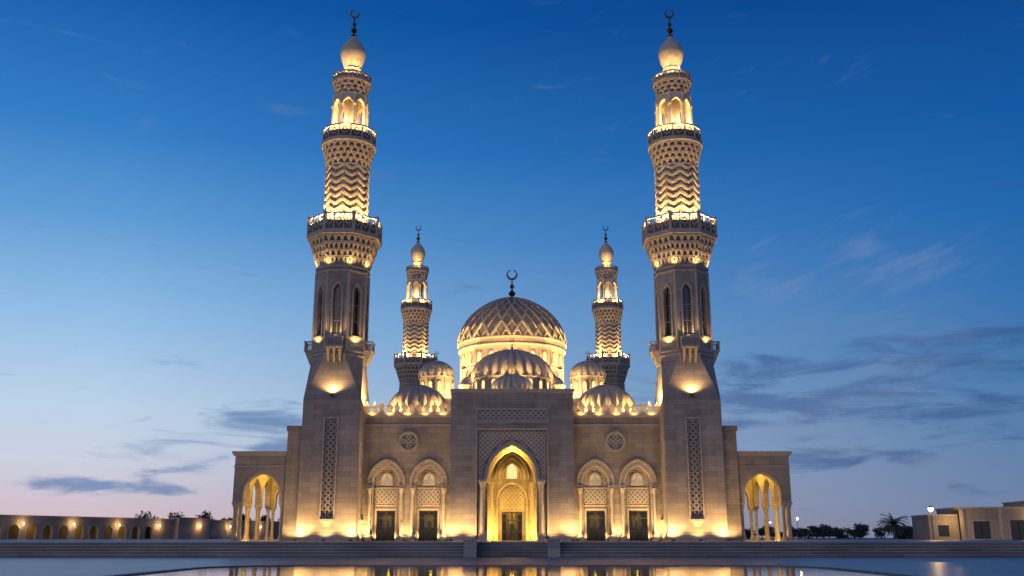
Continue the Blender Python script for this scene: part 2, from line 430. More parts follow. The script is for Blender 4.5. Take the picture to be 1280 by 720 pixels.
def place_minaret(x,y,front):
    e=empty('minaret',mosque,(x,y,0))
    for i,(mb,nm,mats,sm) in enumerate(mparts):
        if not hasattr(mb,'data'):
            o=mb.obj('minaret_'+nm,mats,e,sm); mb.data=o.data
        else:
            o=bpy.data.objects.new('minaret_'+nm,mb.data); COL.objects.link(o); o.parent=e
    sx=1 if x<0 else -1
    CS=lambda a:(math.cos(math.radians(a)),math.sin(math.radians(a)))
    for a in ((-155,-112,-68,-25) if front else (-130,-50)):
        c,s=CS(a); k=1 if front else 1.5
        spot('shaft_uplight',(2.85*c,2.85*s,27.2),(1.85*c,1.85*s,34.5),2300*k,130,e)
        spot('lantern_uplight',(2.2*c,2.2*s,36.0),(1.5*c,1.5*s,41),900*k,130,e)
    for a in ((-150,-90,-30) if front else (-90,)):
        c,s=CS(a); spot('cap_uplight',(1.6*c,1.6*s,42.1),(.95*c,.95*s,45.0),520 if front else 800,140,e)
    for a in ((-135,-45,90) if front else (-90,)):
        c,s=CS(a); point('lantern_lamp',(.95*c,.95*s,37.9),300,e,WARM,.08)
    if front:
        for a in (-157,-112,-67,-22):
            c,s=CS(a); spot('corbel_uplight',(2.75*c,2.75*s,23.8),(3.0*c,3.0*s,27),150,150,e)
        for a in (-90,-45,-135):
            c,s=CS(a); spot('window_uplight',(2.55*c,2.55*s,17.0 if a!=-90 else 17.6),(2.2*c,2.2*s,22),170,130,e)
        spot('shaft_spot',(0,-2.8,12.7),(0,-2.1,16),480,150,e)
        spot('roof_spot',(sx*3.3,-1.1,11.8),(sx*2.2,-.6,16.5),2000,150,e)
        spot('outer_spot',(-sx*3.3,1.9,10.7),(-sx*2.2,.6,16),450,150,e)
        for dx in (-2.15,2.15):
            spot('ground_uplight',(dx,-3.35,.98),(dx*.9,-2.3,5),1050,140,e)
        spot('ground_uplight',(0,-3.3,.98),(0,-2.3,5),350,140,e)
        spot('ground_uplight',(sx*3.2,-1.2,.98),(sx*2.4,-1.2,5),380,140,e)
        mbx=MB()
        for dx in (-2.15,0,2.15): mbx.box(dx-.14,dx+.14,-3.5,-3.2,PZ,.92)
        mbx.box(-.12,.12,-2.9,-2.3,12.42,12.54)
        mbx.obj('floodlight_fixtures',[M_DK],e)
    return e
place_minaret(-14.95,82.4,True); place_minaret(14.95,82.4,True)
place_minaret(-15.05,148,False); place_minaret(15.05,148,False)

# ---------------------------------------------------------------- body
FW=82.5
NX=(7.0,10.56)
mb=MB()
for s in (-1,1):
    mb.M=Matrix.Scale(s,4,(1,0,0))
    wall_open(mb,5.0,12.6,PZ,11.0,FW,FW+.5,[(7.0,1.05,PZ,5.5,1.4),(10.56,1.05,PZ,5.5,1.4)])
    for cx in NX:
        wall_open(mb,cx-1.4,cx+1.4,PZ,7.4,FW+.5,FW+.72,[(cx,.78,PZ,3.25,0)])
    mb.box(5.0,12.6,FW+.5,86.2,11.02,11.4)
    mb.box(5.0,12.7,86.2,150,PZ,11.4)
    mb.box(12.7,19.4,84.0,150,PZ,10.0)
    mb.box(12.71,19.5,83.9,150.1,10.0,10.45)
    mb.box(8.70,8.86,FW+.51,86.1,PZ,11)
mb.M=Matrix.Identity(4)
mb.box(-5,5,88,150,PZ,11.4)
mb.obj('prayer_hall_walls',[M_ST],mosque)

mb=MB()
for s in (-1,1):
    mb.M=Matrix.Scale(s,4,(1,0,0))
    for xa,xb in ((5.0,5.42),(8.56,8.98),(12.1,12.6)): mb.box(xa,xb,FW-.10,FW,PZ,1.2)
    mb.box(5.0,12.6,FW-.12,FW+.3,11.0,11.16); mb.box(5.0,12.6,FW-.22,FW+.3,11.16,11.32); mb.box(5.0,12.6,FW-.16,FW+.3,11.32,11.46)
    mb.box(5.0,12.6,FW-.05,FW,10.3,10.40)
    for x in [5.35+.64*i for i in range(12)]:
        poly=[(-.2,0),(.2,0),(.2,.28),(.29,.42),(.2,.56),(.09,.66),(0,.92),(-.09,.66),(-.2,.56),(-.29,.42),(-.2,.28)]
        mb.prism_y([(x+a,11.46+b) for a,b in poly],FW-.08,FW+.12)
    for cx in NX:
        arch_band(mb,cx,1.05,1.4,1.2,1.58,5.5,5.3,FW-.08,FW+.1)
        arch_band(mb,cx,1.2,1.58,1.42,1.78,5.5,5.3,FW-.04,FW+.1)
        arch_band(mb,cx,1.42,1.78,1.58,1.98,5.5,5.3,FW-.16,FW+.1)
        for i in range(15):
            a=pi*(i+.5)/15; r0,r1=1.22,1.40
            bar(mb,(cx-r0*math.cos(a),5.5+r0*1.3*math.sin(a)),(cx-r1*math.cos(a),5.5+r1*1.26*math.sin(a)),.13,FW-.09,FW)
        for sx in (-1,1):
            X=cx+sx*1.32
            mb.box(X-.26,X+.26,FW-.2,FW,5.05,5.3)
            mb.lathe([(.2,PZ+.4),(.2,PZ+.55),(.13,PZ+.7),(.12,4.6),(.16,4.7),(.22,5.04)],14,X,FW-.14)
            mb.box(X-.24,X+.24,FW-.34,FW,PZ,PZ+.42)
        arch_band(mb,cx,.78,.0,.92,.0,3.25,PZ,FW+.42,FW+.5); mb.box(cx-.92,cx+.92,FW+.42,FW+.5,3.25,3.42)
        mb.box(cx-1.05,cx+1.05,FW+.38,FW+.5,5.0,5.14); mb.box(cx-1.05,cx+1.05,FW+.40,FW+.5,3.6,3.7)
        arch_band(mb,cx,.42,.5,.54,.66,5.75,5.3,FW+.40,FW+.5)
    for r0,r1,d in ((.62,.72,.06),(.72,.84,.12)):
        for i in range(32):
            a=2*pi*i/32;b=2*pi*(i+1)/32
            P=lambda a,r:(8.78+r*math.cos(a),8.95+r*math.sin(a))
            q=[P(a,r0),P(b,r0),P(b,r1),P(a,r1)]
            mb.hexa([(q[0][0],FW-d,q[0][1]),(q[1][0],FW-d,q[1][1]),(q[1][0],FW,q[1][1]),(q[0][0],FW,q[0][1]),(q[3][0],FW-d,q[3][1]),(q[2][0],FW-d,q[2][1]),(q[2][0],FW,q[2][1]),(q[3][0],FW,q[3][1])])
mb.M=Matrix.Identity(4)
mb.obj('facade_trim_and_merlons',[M_TR],mosque)

mb=MB()
for s in (-1,1):
    mb.M=Matrix.Scale(s,4,(1,0,0))
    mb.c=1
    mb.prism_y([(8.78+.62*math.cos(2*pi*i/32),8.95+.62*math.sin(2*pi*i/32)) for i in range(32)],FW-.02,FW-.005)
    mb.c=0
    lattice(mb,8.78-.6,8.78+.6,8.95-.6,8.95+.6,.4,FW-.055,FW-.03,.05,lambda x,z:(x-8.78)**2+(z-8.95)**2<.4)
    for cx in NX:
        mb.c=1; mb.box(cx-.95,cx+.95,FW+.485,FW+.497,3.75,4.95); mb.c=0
        lattice(mb,cx-.95,cx+.95,3.75,4.95,.4,FW+.43,FW+.48,.06)
        lattice(mb,cx-1.0,cx+1.0,5.2,6.9,.33,FW+.46,FW+.49,.05,lambda x,z:abs(x-cx)>.55 or z>6.45)
        mb.c=2; arch_panel(mb,cx,.42,5.3,5.75,.5,FW+.47,FW+.49); mb.c=0
        lattice(mb,cx-.4,cx+.4,5.3,6.2,.27,FW+.435,FW+.46,.04,lambda x,z:abs(x-cx)<.41-(max(0,z-5.8)*.7))
mb.M=Matrix.Identity(4)
mb.obj('facade_lattice_panels',[M_LAT,M_REC,M_LITP],mosque)

mb=MB()
for s in (-1,1):
    for c in NX:
        cx=s*c
        mb.c=0
        for x in (-.76,-.07,.07,.72): mb.box(cx+x-.02,cx+x+.05,FW+.56,FW+.64,PZ,3.24)
        for z in (PZ,1.55,2.6,3.16): mb.box(cx-.72,cx+.72,FW+.57,FW+.63,z,z+.08)
        mb.c=1; mb.box(cx-.72,cx+.72,FW+.59,FW+.61,PZ+.05,3.2)
        # dark boxes added inside the lobby to break up its flat glow
        mb.c=0; mb.box(cx-.95,cx-.42,83.9,84.0,PZ,3.6); mb.box(cx+.38,cx+.95,83.9,84.0,PZ,3.6); mb.box(cx-1.3,cx+1.3,85.6,85.8,PZ,1.9); mb.box(cx-.1,cx+.12,84.1,84.2,PZ,2.4); mb.box(cx-1.3,cx+1.3,84.0,84.1,2.9,3.7)
mb.obj('glazed_side_doors',[M_DK,M_GL],mosque)
for s in (-1,1):
    for c in NX:
        point('interior_lamp',(s*c+.1,85.2,2.7),50,mosque,(1,.68,.14),.12)
        for dx in (-.85,.85): spot('niche_uplight',(s*c+dx,FW+.2,.95),(s*c+dx*.7,FW+.45,4),60,140,mosque)
    for x in (5.4,8.78,12.15): spot('ground_uplight',(s*x,FW-.9,.95),(s*x,FW,5.5),560,140,mosque)
    for x in (7.0,10.56): spot('ground_uplight',(s*x,FW-1.4,.95),(s*x,FW,7.5),420,120,mosque)
    for i in range(5):
        x=5.9+i*1.5
        spot('merlon_uplight',(s*x,FW-.55,11.1),(s*x,FW-.0,12.6),60,140,mosque)
    for i in range(2): spot('roof_uplight',(s*(7+3.4*i),FW+1.0,11.5),(s*(7+3.4*i),FW+.1,12.2),120,150,mosque)

# ---------------------------------------------------------------- portal
PF=80.0
mb=MB()
for s in (-1,1):
    mb.M=Matrix.Scale(s,4,(1,0,0))
    mb.box(2.85,5.05,PF,88,PZ,12.75)
mb.M=Matrix.Identity(4)
mb.box(-2.85,2.85,PF,PF+.9,9.65,10.4); mb.box(-2.85,2.85,PF,PF+.9,11.3,12.75); mb.box(-2.85,2.85,PF+.2,PF+.9,10.4,11.3)
wall_open(mb,-2.85,2.85,PZ,9.65,PF+.35,PF+1.1,[(0,2.0,PZ,5.7,2.75)])
mb.box(-2.85,2.85,PF+1.1,88,9.2,12.74)
wall_open(mb,-2.85,2.85,PZ,9.2,85.0,85.4,[(0,1.2,PZ,4.2,1.3)])
wall_open(mb,-1.4,1.4,PZ,6,85.4,85.6,[(0,.88,PZ,3.2,0)])
wall_open(mb,-2.85,2.85,PZ,9.2,83.4,83.7,[(0,1.85,PZ,5.6,2.6)])
mb.obj('portal_walls',[M_ST],mosque)
mb=MB()
mb.box(-5.12,5.12,PF-.07,88.1,12.75,12.88); mb.box(-5.17,5.17,PF-.12,88.15,12.88,13.06)
mb.box(-5.12,-2.98,PF-.08,82.3,PZ,1.25); mb.box(2.98,5.12,PF-.08,82.3,PZ,1.25)
mb.box(-2.97,2.97,PF-.06,PF,9.65,9.80)
mb.box(-2.97,-2.85,PF-.06,PF,1.25,9.65); mb.box(2.85,2.97,PF-.06,PF,1.25,9.65)
for z0,z1 in ((10.28,10.4),(11.3,11.42)): mb.box(-2.97,2.97,PF-.05,PF,z0,z1)
mb.box(-2.97,-2.86,PF-.05,PF,10.4,11.3); mb.box(2.86,2.97,PF-.05,PF,10.4,11.3)
arch_band(mb,0,2.0,2.75,2.14,2.93,5.7,5.6,PF+.26,PF+.5); arch_band(mb,0,2.14,2.93,2.32,3.15,5.7,5.6,PF+.3,PF+.5)
for s in (-1,1):
    X=s*2.38
    mb.lathe([(.3,PZ+.5),(.3,PZ+.62),(.2,PZ+.8),(.19,4.9),(.23,5.0),(.2,5.05),(.34,5.45)],20,X,PF+.12)
    mb.box(X-.34,X+.34,PF-.2,PF+.45,PZ,PZ+.5); mb.box(X-.36,X+.36,PF-.22,PF+.5,5.45,5.62)
    X=s*1.7
    mb.lathe([(.2,PZ),(.2,PZ+.4),(.13,PZ+.55),(.12,4.9),(.22,5.45)],16,X,83.2); mb.box(X-.22,X+.22,83.0,83.4,5.45,5.6)
arch_band(mb,0,1.85,2.6,2.02,2.82,5.6,5.55,83.3,83.45)
arch_band(mb,0,1.2,1.3,1.36,1.5,4.2,PZ,84.9,85.05)
mb.box(-1.2,1.2,85.3,85.42,3.25,3.42)
arch_band(mb,0,.42,.5,.56,.68,6.7,6.0,84.9,85.02)
for i in range(3):
    arch_band(mb,0,.75+.32*i,1.15+.4*i,.83+.32*i,1.27+.4*i,6.1,5.9,84.93-.03*i,85.01)
mb.obj('portal_trim_and_columns',[M_TR],mosque,True)
mb=MB()
def inarch(x,z,hw=2.36,rise=3.2,zs=5.7):
    if z<zs: return abs(x)<hw
    if abs(x)>=hw: return False
    c=(rise*rise-hw*hw)/(2*hw);R=hw+c
    return z-zs<math.sqrt(max(0,R*R-(abs(x)+c)**2))
mb.c=0
lattice(mb,-2.8,2.8,5.7,9.6,.4,PF+.27,PF+.35,.075,lambda x,z:not inarch(x,z))
lattice(mb,-2.85,2.85,10.42,11.28,.43,PF+.10,PF+.2,.08)
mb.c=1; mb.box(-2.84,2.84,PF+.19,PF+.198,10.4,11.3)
A=arch_pts(2.32,3.15,24)
for (a,za),(b,zb) in zip(A[:-1],A[1:]):
    mb.hexa([(a,PF+.335,5.7+za),(b,PF+.335,5.7+zb),(b,PF+.348,5.7+zb),(a,PF+.348,5.7+za),(a,PF+.335,9.6),(b,PF+.335,9.6),(b,PF+.348,9.6),(a,PF+.348,9.6)])
mb.box(-2.82,-2.32,PF+.335,PF+.348,5.7,9.6); mb.box(2.32,2.82,PF+.335,PF+.348,5.7,9.6)
mb.c=3
lattice(mb,-2.7,2.7,PZ+3.4,5.5,.45,84.95,85.0,.07,lambda x,z:abs(x)>1.35)
lattice(mb,-1.1,1.1,3.45,5.4,.37,85.33,85.4,.06,lambda x,z: z<4.2+1.3*(1-(abs(x)/1.2)**2)**.5 if abs(x)<1.15 else False)
mb.c=2; arch_panel(mb,0,.42,6.0,6.7,.5,84.96,84.99)
mb.c=3; lattice(mb,-.42,.42,6.0,7.1,.28,84.92,84.95,.04)
mb.obj('portal_lattice',[M_LAT,M_REC,M_LITM,M_DM],mosque)
mb=MB(); mb.c=0
for x in (-.88,-.35,-.05,.0,.32,.83): mb.box(x,x+.05,85.45,85.53,PZ,3.19)
for z in (PZ,1.5,2.45,3.12): mb.box(-.83,.83,85.46,85.52,z,z+.08)
mb.box(-.95,-.5,86.2,86.3,PZ,3.0); mb.box(.5,.95,86.2,86.3,PZ,3.0); mb.box(-.15,.15,86.25,86.35,PZ,2.2)  # dark boxes added behind the door to vary the interior glow
mb.c=1; mb.box(-.83,.83,85.48,85.5,PZ+.05,3.15)
mb.obj('main_door',[M_DK,M_GL],mosque)
point('portal_lamp',(0,82.3,8.88),900,mosque,GOLD,.15)
for s in (-1,1):
    point('vestibule_lamp',(s*2.5,84.3,1.3),900,mosque,GOLD,.1)
    spot('vestibule_uplight',(s*2.5,82.0,1.0),(s*1.2,84.6,6),1500,150,mosque,GOLD)
    point('column_lamp',(s*1.85,81.5,1.0),170,mosque,GOLD,.08)
    for x,p in ((4.85,800),(3.2,420)): spot('ground_uplight',(s*x,PF-.95,.98),(s*x,PF,5),p,140,mosque)
    spot('portal_side_uplight',(s*5.9,81.2,.98),(s*5.1,81.2,5),450,140,mosque)
point('hall_lamp',(0,87.2,2.9),110,mosque,GOLD,.15)
mb=MB()
for s in (-1,1):
    for x in (4.85,3.2): mb.box(s*x-.14,s*x+.14,PF-1.1,PF-.8,PZ,.92)
    for x in (5.4,8.78,12.15): mb.box(s*x-.12,s*x+.12,FW-1.02,FW-.78,PZ,.9)
mb.obj('ground_floodlights',[M_DK],mosque)

# ---------------------------------------------------------------- side arcades
mb=MB(); mt=MB(); ml=MB()
for s in (-1,1):
    S=Matrix.Scale(s,4,(1,0,0)); 
    for k in (mb,mt,ml): k.M=S
    Y0=84.4; Y1=96.4; zc=3.95
    for y in (Y0,Y1-.5):
        wall_open(mb,19.41,23.9,zc,7.55,y,y+.5,[(21.45,1.5,zc,4.6,1.75)])
    R=Matrix(((0,-1,0,0),(1,0,0,0),(0,0,1,0),(0,0,0,1)))
    mb.M=S@Matrix.Translation((23.9,0,0))@R
    wall_open(mb,Y0+.5,Y1-.5,zc,7.55,0.01,.5,[(Y0+2.35,1.4,zc,4.6,1.7),(Y0+6,1.4,zc,4.6,1.7),(Y0+9.65,1.4,zc,4.6,1.7)])
    mb.M=S
    mb.box(19.41,23.9,Y0,Y1,7.55,7.9)
    mt.box(19.41,24.05,Y0-.15,Y1+.15,7.9,8.06); mt.box(19.41,24.15,Y0-.25,Y1+.25,8.06,8.28)
    mt.box(19.41,24.0,Y0-.06,Y0,6.95,7.05)
    for y in (Y0,Y1-.5):
        arch_band(mt,21.45,1.5,1.75,1.66,1.94,4.6,3.95,y-.06,y)
    cols=[(x,y) for x in (19.68,23.2,23.68) for y in (Y0+.25,Y1-.25)]+[(23.65,Y0+4.0),(23.65,Y0+4.45),(23.65,Y0+7.6),(23.65,Y0+8.05),(23.65,Y0+.72)]
    for x,y in cols:
        mt.lathe([(.24,PZ),(.24,PZ+.25),(.15,PZ+.4),(.14,3.3),(.17,3.36),(.15,3.42),(.26,3.8)],14,x,y); mt.box(x-.27,x+.27,y-.27,y+.27,3.8,3.95)
    def keep(x,z):
        if z<4.6: return abs(x-21.45)>1.75
        return abs(x-21.45)>1.72 or z-4.6>2.0*math.sqrt(max(0,1-((x-21.45)/1.72)**2))+.1
    lattice(ml,19.5,23.85,4.7,6.9,.4,Y0-.045,Y0,.06,keep)
    point('arcade_lamp',(s*21.6,86.6,6.9),800,mosque,GOLD,.12); point('arcade_lamp',(s*21.6,92.5,6.9),700,mosque,GOLD,.12)
    for x in (20.1,23.0): point('arcade_floor_lamp',(s*x,85.9,1.05),260,mosque,GOLD,.08)
    spot('ground_uplight',(s*18.5,83.0,.98),(s*18.5,84,4),380,140,mosque)
mb.obj('arcade_walls',[M_ST],mosque); mt.obj('arcade_columns_and_cornice',[M_TR],mosque,True); ml.obj('arcade_lattice',[M_SCR],mosque)

# ---------------------------------------------------------------- domes
db=MB(); dt=MB(); dr=MB(); fn=MB(); dw=MB()
def drum(cx,cy,r,z0,z1,nwin,n=32,ww=.22):
    dt.ngon(n,r,r,z0,z1,cx,cy); dt.ngon(n,r+.1,r+.14,z1-.14,z1,cx,cy); dt.ngon(n,r+.1,r+.06,z0,z0+.14,cx,cy)
    for k in range(nwin):
        Mx=Matrix.Translation((cx,cy,0))@Matrix.Rotation(2*pi*(k+.5)/nwin,4,'Z')
        dw.M=Mx; dt.M=Mx; h=z1-z0
        arch_panel(dw,0,ww,z0+.22*h,z0+.58*h,ww*1.25,-r-.05,-r+.05)
        arch_band(dt,0,ww,ww*1.25,ww*1.4,ww*1.7,z0+.58*h,z0+.22*h,-r-.09,-r+.02)
        dt.box(-.06-ww*2,.06-ww*2,-r-.07,-r,z0+.14,z1-.14)
    dt.M=Matrix.Identity(4); dw.M=Matrix.Identity(4)
MX,MY=0,115; R=6.45; Z0=23.3; H=5.75
dt.box(-5.8,5.8,108.5,121.5,11.4,18.6); dt.ngon(8,6.1,6.1,18.6,20.2,MX,MY)
for s in (-1,1):
    dt.ngon(8,.75,.75,11.4,17.4,s*5.1,107.6); dt.ngon(8,.9,.9,17.4,17.6,s*5.1,107.6)
    dr.lathe(dome_prof(.75,17.6,.8,8),24,s*5.1,107.6); finial(fn,s*5.1,107.6,18.35,.8,.12)
drum(MX,MY,6.15,20.2,22.5,24,48,.26)
dt.lathe([(6.25,22.45),(6.5,22.6),(6.5,22.75),(6.35,22.85)],64,MX,MY)
db.c=1; db.lathe(dome_prof(R,Z0,H,20,0.02,1.0,.05),72,MX,MY); db.c=0
def dsurf(th,s,off=0.05):
    a=pi/2*s; r=R*math.cos(a)+off*math.cos(a); z=Z0+H*math.sin(a)*(1+.05*math.sin(a)**8)+off*math.sin(a)
    return Vector((MX+r*math.cos(th),MY+r*math.sin(th),z)),Vector((math.cos(a)*math.cos(th),math.cos(a)*math.sin(th),math.sin(a)))
N=16
for k in range(N):
    for sg in (-1,1):
        for w,ph,hh in ((.26,0,.13),(.11,.5,.08)):
            pts=[]
            for i in range(29):
                s=.03+.87*i/28
                th=2*pi*(k+ph)/N+sg*(2*pi/N)*2.0*s
                pts.append(dsurf(th,s,.05))
            for (p,n0),(q,n1) in zip(pts[:-1],pts[1:]): db.beam(p,q,(n0+n1),w*(1.1-.5*(p.z-Z0)/H),hh+(.006 if sg>0 else 0))
for k in range(2*N):
    for s in (.14,.38,.62):
        th=2*pi*(k+.5)/(2*N); p,n0=dsurf(th,s-.05,.02); q,n1=dsurf(th,s+.05,.02)
        db.beam(p,q,n0+n1,.3*(1-s*.8),.05)
for s in (0.015,.9):
    for i in range(72):
        p,n0=dsurf(2*pi*i/72,s); q,n1=dsurf(2*pi*(i+1)/72,s); db.beam(p,q,n0+n1,.18,.13)
finial(fn,MX,MY,29.2,3.95,.68)
def fdome(cx,cy,r,z0,h,fh,nf=20,over=.04):
    dr.lathe(dome_prof(r,z0,h,14,over,1.0,.05),nf*8,cx,cy,.12,nf)
    finial(fn,cx,cy,z0+h*1.0,fh,fh*.16)
dt.box(-4.3,4.3,90.5,99.5,11.4,14.6)
drum(0,95,3.85,14.6,16.1,20,40,.22); fdome(0,95,4.08,16.5,2.6,1.35,26)
dt.ngon(16,1.8,1.8,12.74,13.6,0,84.5); fdome(0,84.5,1.9,13.75,1.25,.9,20)
for s in (-1,1):
    drum(s*7.75,98,1.72,14.9,16.9,12,24,.17); dt.ngon(8,1.95,1.95,11.4,14.9,s*7.75,98); fdome(s*7.75,98,1.9,17.1,1.5,1.1,16)
    dt.ngon(16,2.6,2.6,11.4,12.55,s*8.75,90); fdome(s*8.75,90,2.7,12.75,2.1,1.0,22)
db.obj('main_dome',[M_DM,M_DB],mosque); dt.obj('dome_drums',[M_TR],mosque); dr.obj('fluted_domes',[M_DM],mosque,True)
fn.obj('dome_finials',[M_BR],mosque,True); dw.obj('drum_windows',[M_LIT],mosque)
for a in (-90,-50,-130,-15,-165):
    c,s=math.cos(math.radians(a)),math.sin(math.radians(a))
    spot('dome_floodlight',(12.5*c,MY+12*s,12.2),(4.0*c,MY+4.0*s,26.5),27000,75,mosque,r=.3)
for a in (-90,-40,-140,0,180):
    c,s=math.cos(math.radians(a)),math.sin(math.radians(a))
    spot('drum_uplight',(7.0*c,MY+7.0*s,19.6),(6.3*c,MY+6.3*s,22.8),330,140,mosque)
for a in (-90,-35,-145,0,180):
    c,s=math.cos(math.radians(a)),math.sin(math.radians(a))
    spot('dome_uplight',(5.9*c,95+5.9*s,13.2),(3*c,95+3*s,18.2),2600,130,mosque)
for sx in (-1,1):
    for a in (-130,-50):
        c,s=math.cos(math.radians(a)),math.sin(math.radians(a))
        spot('dome_uplight',(sx*7.75+2.9*c,98+2.9*s,14.6),(sx*7.75+1.2*c,98+1.2*s,17.9),700,140,mosque)
        spot('dome_uplight',(sx*8.75+3.6*c,90+3.6*s,11.8),(sx*8.75+1.6*c,90+1.6*s,14.2),1000,140,mosque)
    spot('dome_uplight',(sx*2.6,83.0,13.2),(sx*.8,84,14.5),110,140,mosque)
    spot('turret_uplight',(sx*5.1,106.0,15.0),(sx*5.1,107,18),260,140,mosque)

# ---------------------------------------------------------------- ground, platform, steps, pool
mb=MB(); mb.add([(-4000,-4000,0),(4000,-4000,0),(4000,4000,0),(-4000,4000,0)],[(0,1,2,3)]); mb.obj('ground',[M_GR])
mb=MB(); mb.add([(-140,-20,.004),(140,-20,.004),(140,54.99,.004),(-140,54.99,.004)],[(0,1,2,3)]); mb.obj('pavement',[M_PAVE])
mb=MB(); mb.box(-140,140,57.0,165,.004,PZ); mb.obj('plaza_platform',[M_PLAT])
mb=MB()
for s in (-1,1):
    mb.M=Matrix.Scale(s,4,(1,0,0))
    for i in range(5):
        mb.c=0; mb.box(2.66,140,55+.4*i,57,.16*i+.004,.16*(i+1)-.045)
        mb.c=1; mb.box(2.66,140,55+.4*i-.04,57,.16*(i+1)-.045,.16*(i+1)+.001)
    mb.c=1; mb.box(1.95,2.65,54.85,57.3,.004,.9); mb.box(1.9,2.7,54.8,57.35,.9,.98)
mb.M=Matrix.Identity(4)
for i in range(5):
    mb.c=0; mb.box(-1.94,1.94,55.6+.28*i,57,.16*i+.004,.16*(i+1)-.03); mb.c=1; mb.box(-1.94,1.94,55.6+.28*i-.02,57,.16*(i+1)-.03,.16*(i+1)+.001)
mb.obj('stone_steps',[M_STEP,M_NOSE])
def rrect(hx,y0,y1,r,n=14):
    o=[]
    for cx,cy,a0 in ((hx-r,y1-r,0),(-hx+r,y1-r,90),(-hx+r,y0+r,180),(hx-r,y0+r,270)):
        for i in range(n+1):
            a=math.radians(a0+90*i/n); o.append((cx+r*math.cos(a),cy+r*math.sin(a)))
    return o
pool=empty('reflecting_pool')
mb=MB(); A=rrect(10.8,8,38,3.2); mb.add([(x,y,.02) for x,y in A],[tuple(range(len(A)))]); mb.obj('water_surface',[M_WAT],pool)
mb=MB(); B=rrect(11.15,7.65,38.35,3.55); n=len(A)
for i in range(n):
    j=(i+1)%n
    mb.hexa([(*A[i],.004),(*A[j],.004),(*B[j],.004),(*B[i],.004),(*A[i],.05),(*A[j],.05),(*B[j],.05),(*B[i],.05)])
mb.obj('pool_coping',[M_STEP],pool)

# ---------------------------------------------------------------- distant buildings
ab=empty('arcaded_building',None,(-78,122,0)); ab.rotation_euler=(0,0,math.radians(66.9))
mb=MB(); mt=MB()
ops=[(14+2.9*i,.85,.0,2.0,.85) for i in range(12)]
wall_open(mb,-6,84,0,3.7,0,.4,ops); mb.box(-6,84,2.6,9,0,3.7); mb.box(-6,84,0,9,3.71,3.95)
mb.box(-6,10,-1.2,-.01,0,3.3); mb.box(52,60,-.8,-.01,0,4.4)
mt.box(-6.2,84.2,-.15,9.1,3.95,4.15); mt.box(-6.1,10.1,-1.3,-.02,3.3,3.45)
for c,hw,zb,zs,r in ops: arch_band(mt,c,hw,r,hw+.14,r+.16,zs,0,-.06,0)
for i in range(6): mt.box(61+4.2*i,62.6+4.2*i,-.05,0,1.2,2.4)
mb.obj('walls',[M_BLD],ab); mt.obj('cornice_and_arches',[M_TR],ab)
ml=MB()
for i,x in enumerate((4,12.5,21,30,39,48,57,66,75)):
    y=-1.5 if x<10 else -.35
    if 52<x<60: y=-1.1
    ml.lathe([(.03,2.85),(.09,2.9),(.11,3.0),(.08,3.1),(.02,3.13)],10,x,y)
    point('wall_lamp',(x,y-.3,2.95),95,ab,WARM,.06)
for i in range(4): point('arcade_inner_lamp',(15.5+8.7*i,1.5,3.2),60,ab,GOLD,.1)
ml.obj('wall_lamps',[M_LMP],ab)

lb=empty('low_building',None,(46.4,110,0)); lb.rotation_euler=(0,0,math.radians(-6))
mb=MB(); mt=MB(); mg=MB()
WN=((5.4,.9,.9,2.8,0),(9.4,1.0,.7,2.9,0),(13.6,1.1,.7,3.0,0),(17.6,1.1,.7,3.0,0))
wall_open(mb,3.2,22,0,4.0,0,.35,list(WN))
mb.box(3.2,22,2.2,8,0,4.0); mb.box(3.2,22,0.01,8,4.0,4.15); mb.box(0,3.19,.8,7,0,3.4); mb.box(10.8,22,.6,7.8,4.15,4.9)
mt.box(3.1,22.1,-.12,8.1,4.15,4.35); mt.box(-.1,3.1,.7,7.1,3.4,3.55); mt.box(10.7,22.1,.5,7.9,4.9,5.05)
for x in (3.35,7.4,11.5,15.6,19.6): mt.box(x-.16,x+.16,-.14,0,0,4.15)
mb.obj('walls',[M_BLD],lb); mt.obj('pilasters_and_cornice',[M_TR],lb)
for c,hw,a,b,_ in WN:
    mg.c=0; mg.box(c-hw,c+hw,.25,.28,a,b); mg.c=1
    mg.box(c-.025,c+.025,.18,.24,a,b)
mg.c=0; mg.box(1.0,2.1,.74,.79,1.2,2.4)
mg.obj('windows',[M_WD,M_DK],lb)
point('wall_lamp',(2.2,-.6,3.0),130,lb,WARM,.06); point('wall_lamp',(11.5,-.9,3.2),160,lb,WARM,.06)
ml=MB(); ml.lathe([(.05,3.1),(.12,3.2),(.12,3.35),(.03,3.4)],10,11.5,-.3); ml.obj('wall_lamp_glass',[M_LMP],lb)

def street_lamp(x,y,h,P,r=.2):
    e=empty('street_lamp',None,(x,y,0))
    mb=MB(); mb.lathe([(.11,0),(.11,.3),(.05,.45),(.04,h-.5),(.09,h-.42),(.12,h-.38)],12); mb.lathe([(r*1.05,h),(r*.8,h+.1),(.03,h+.22)],12); mb.obj('pole',[M_DK],e,True)
    mb=MB(); mb.lathe([(r*.6,h-.38),(r,h-.15),(r*.9,h-.01)],12); mb.obj('lamp_head',[M_LMP],e,True)
    point('lamp',(0,-.45,h-.2),P,e,WARM,.08)
street_lamp(44.0,104,4.1,600,.24); street_lamp(46,160,4.2,60,.12); street_lamp(52,200,4.2,60,.12); street_lamp(-92,215,5.2,60,.14)

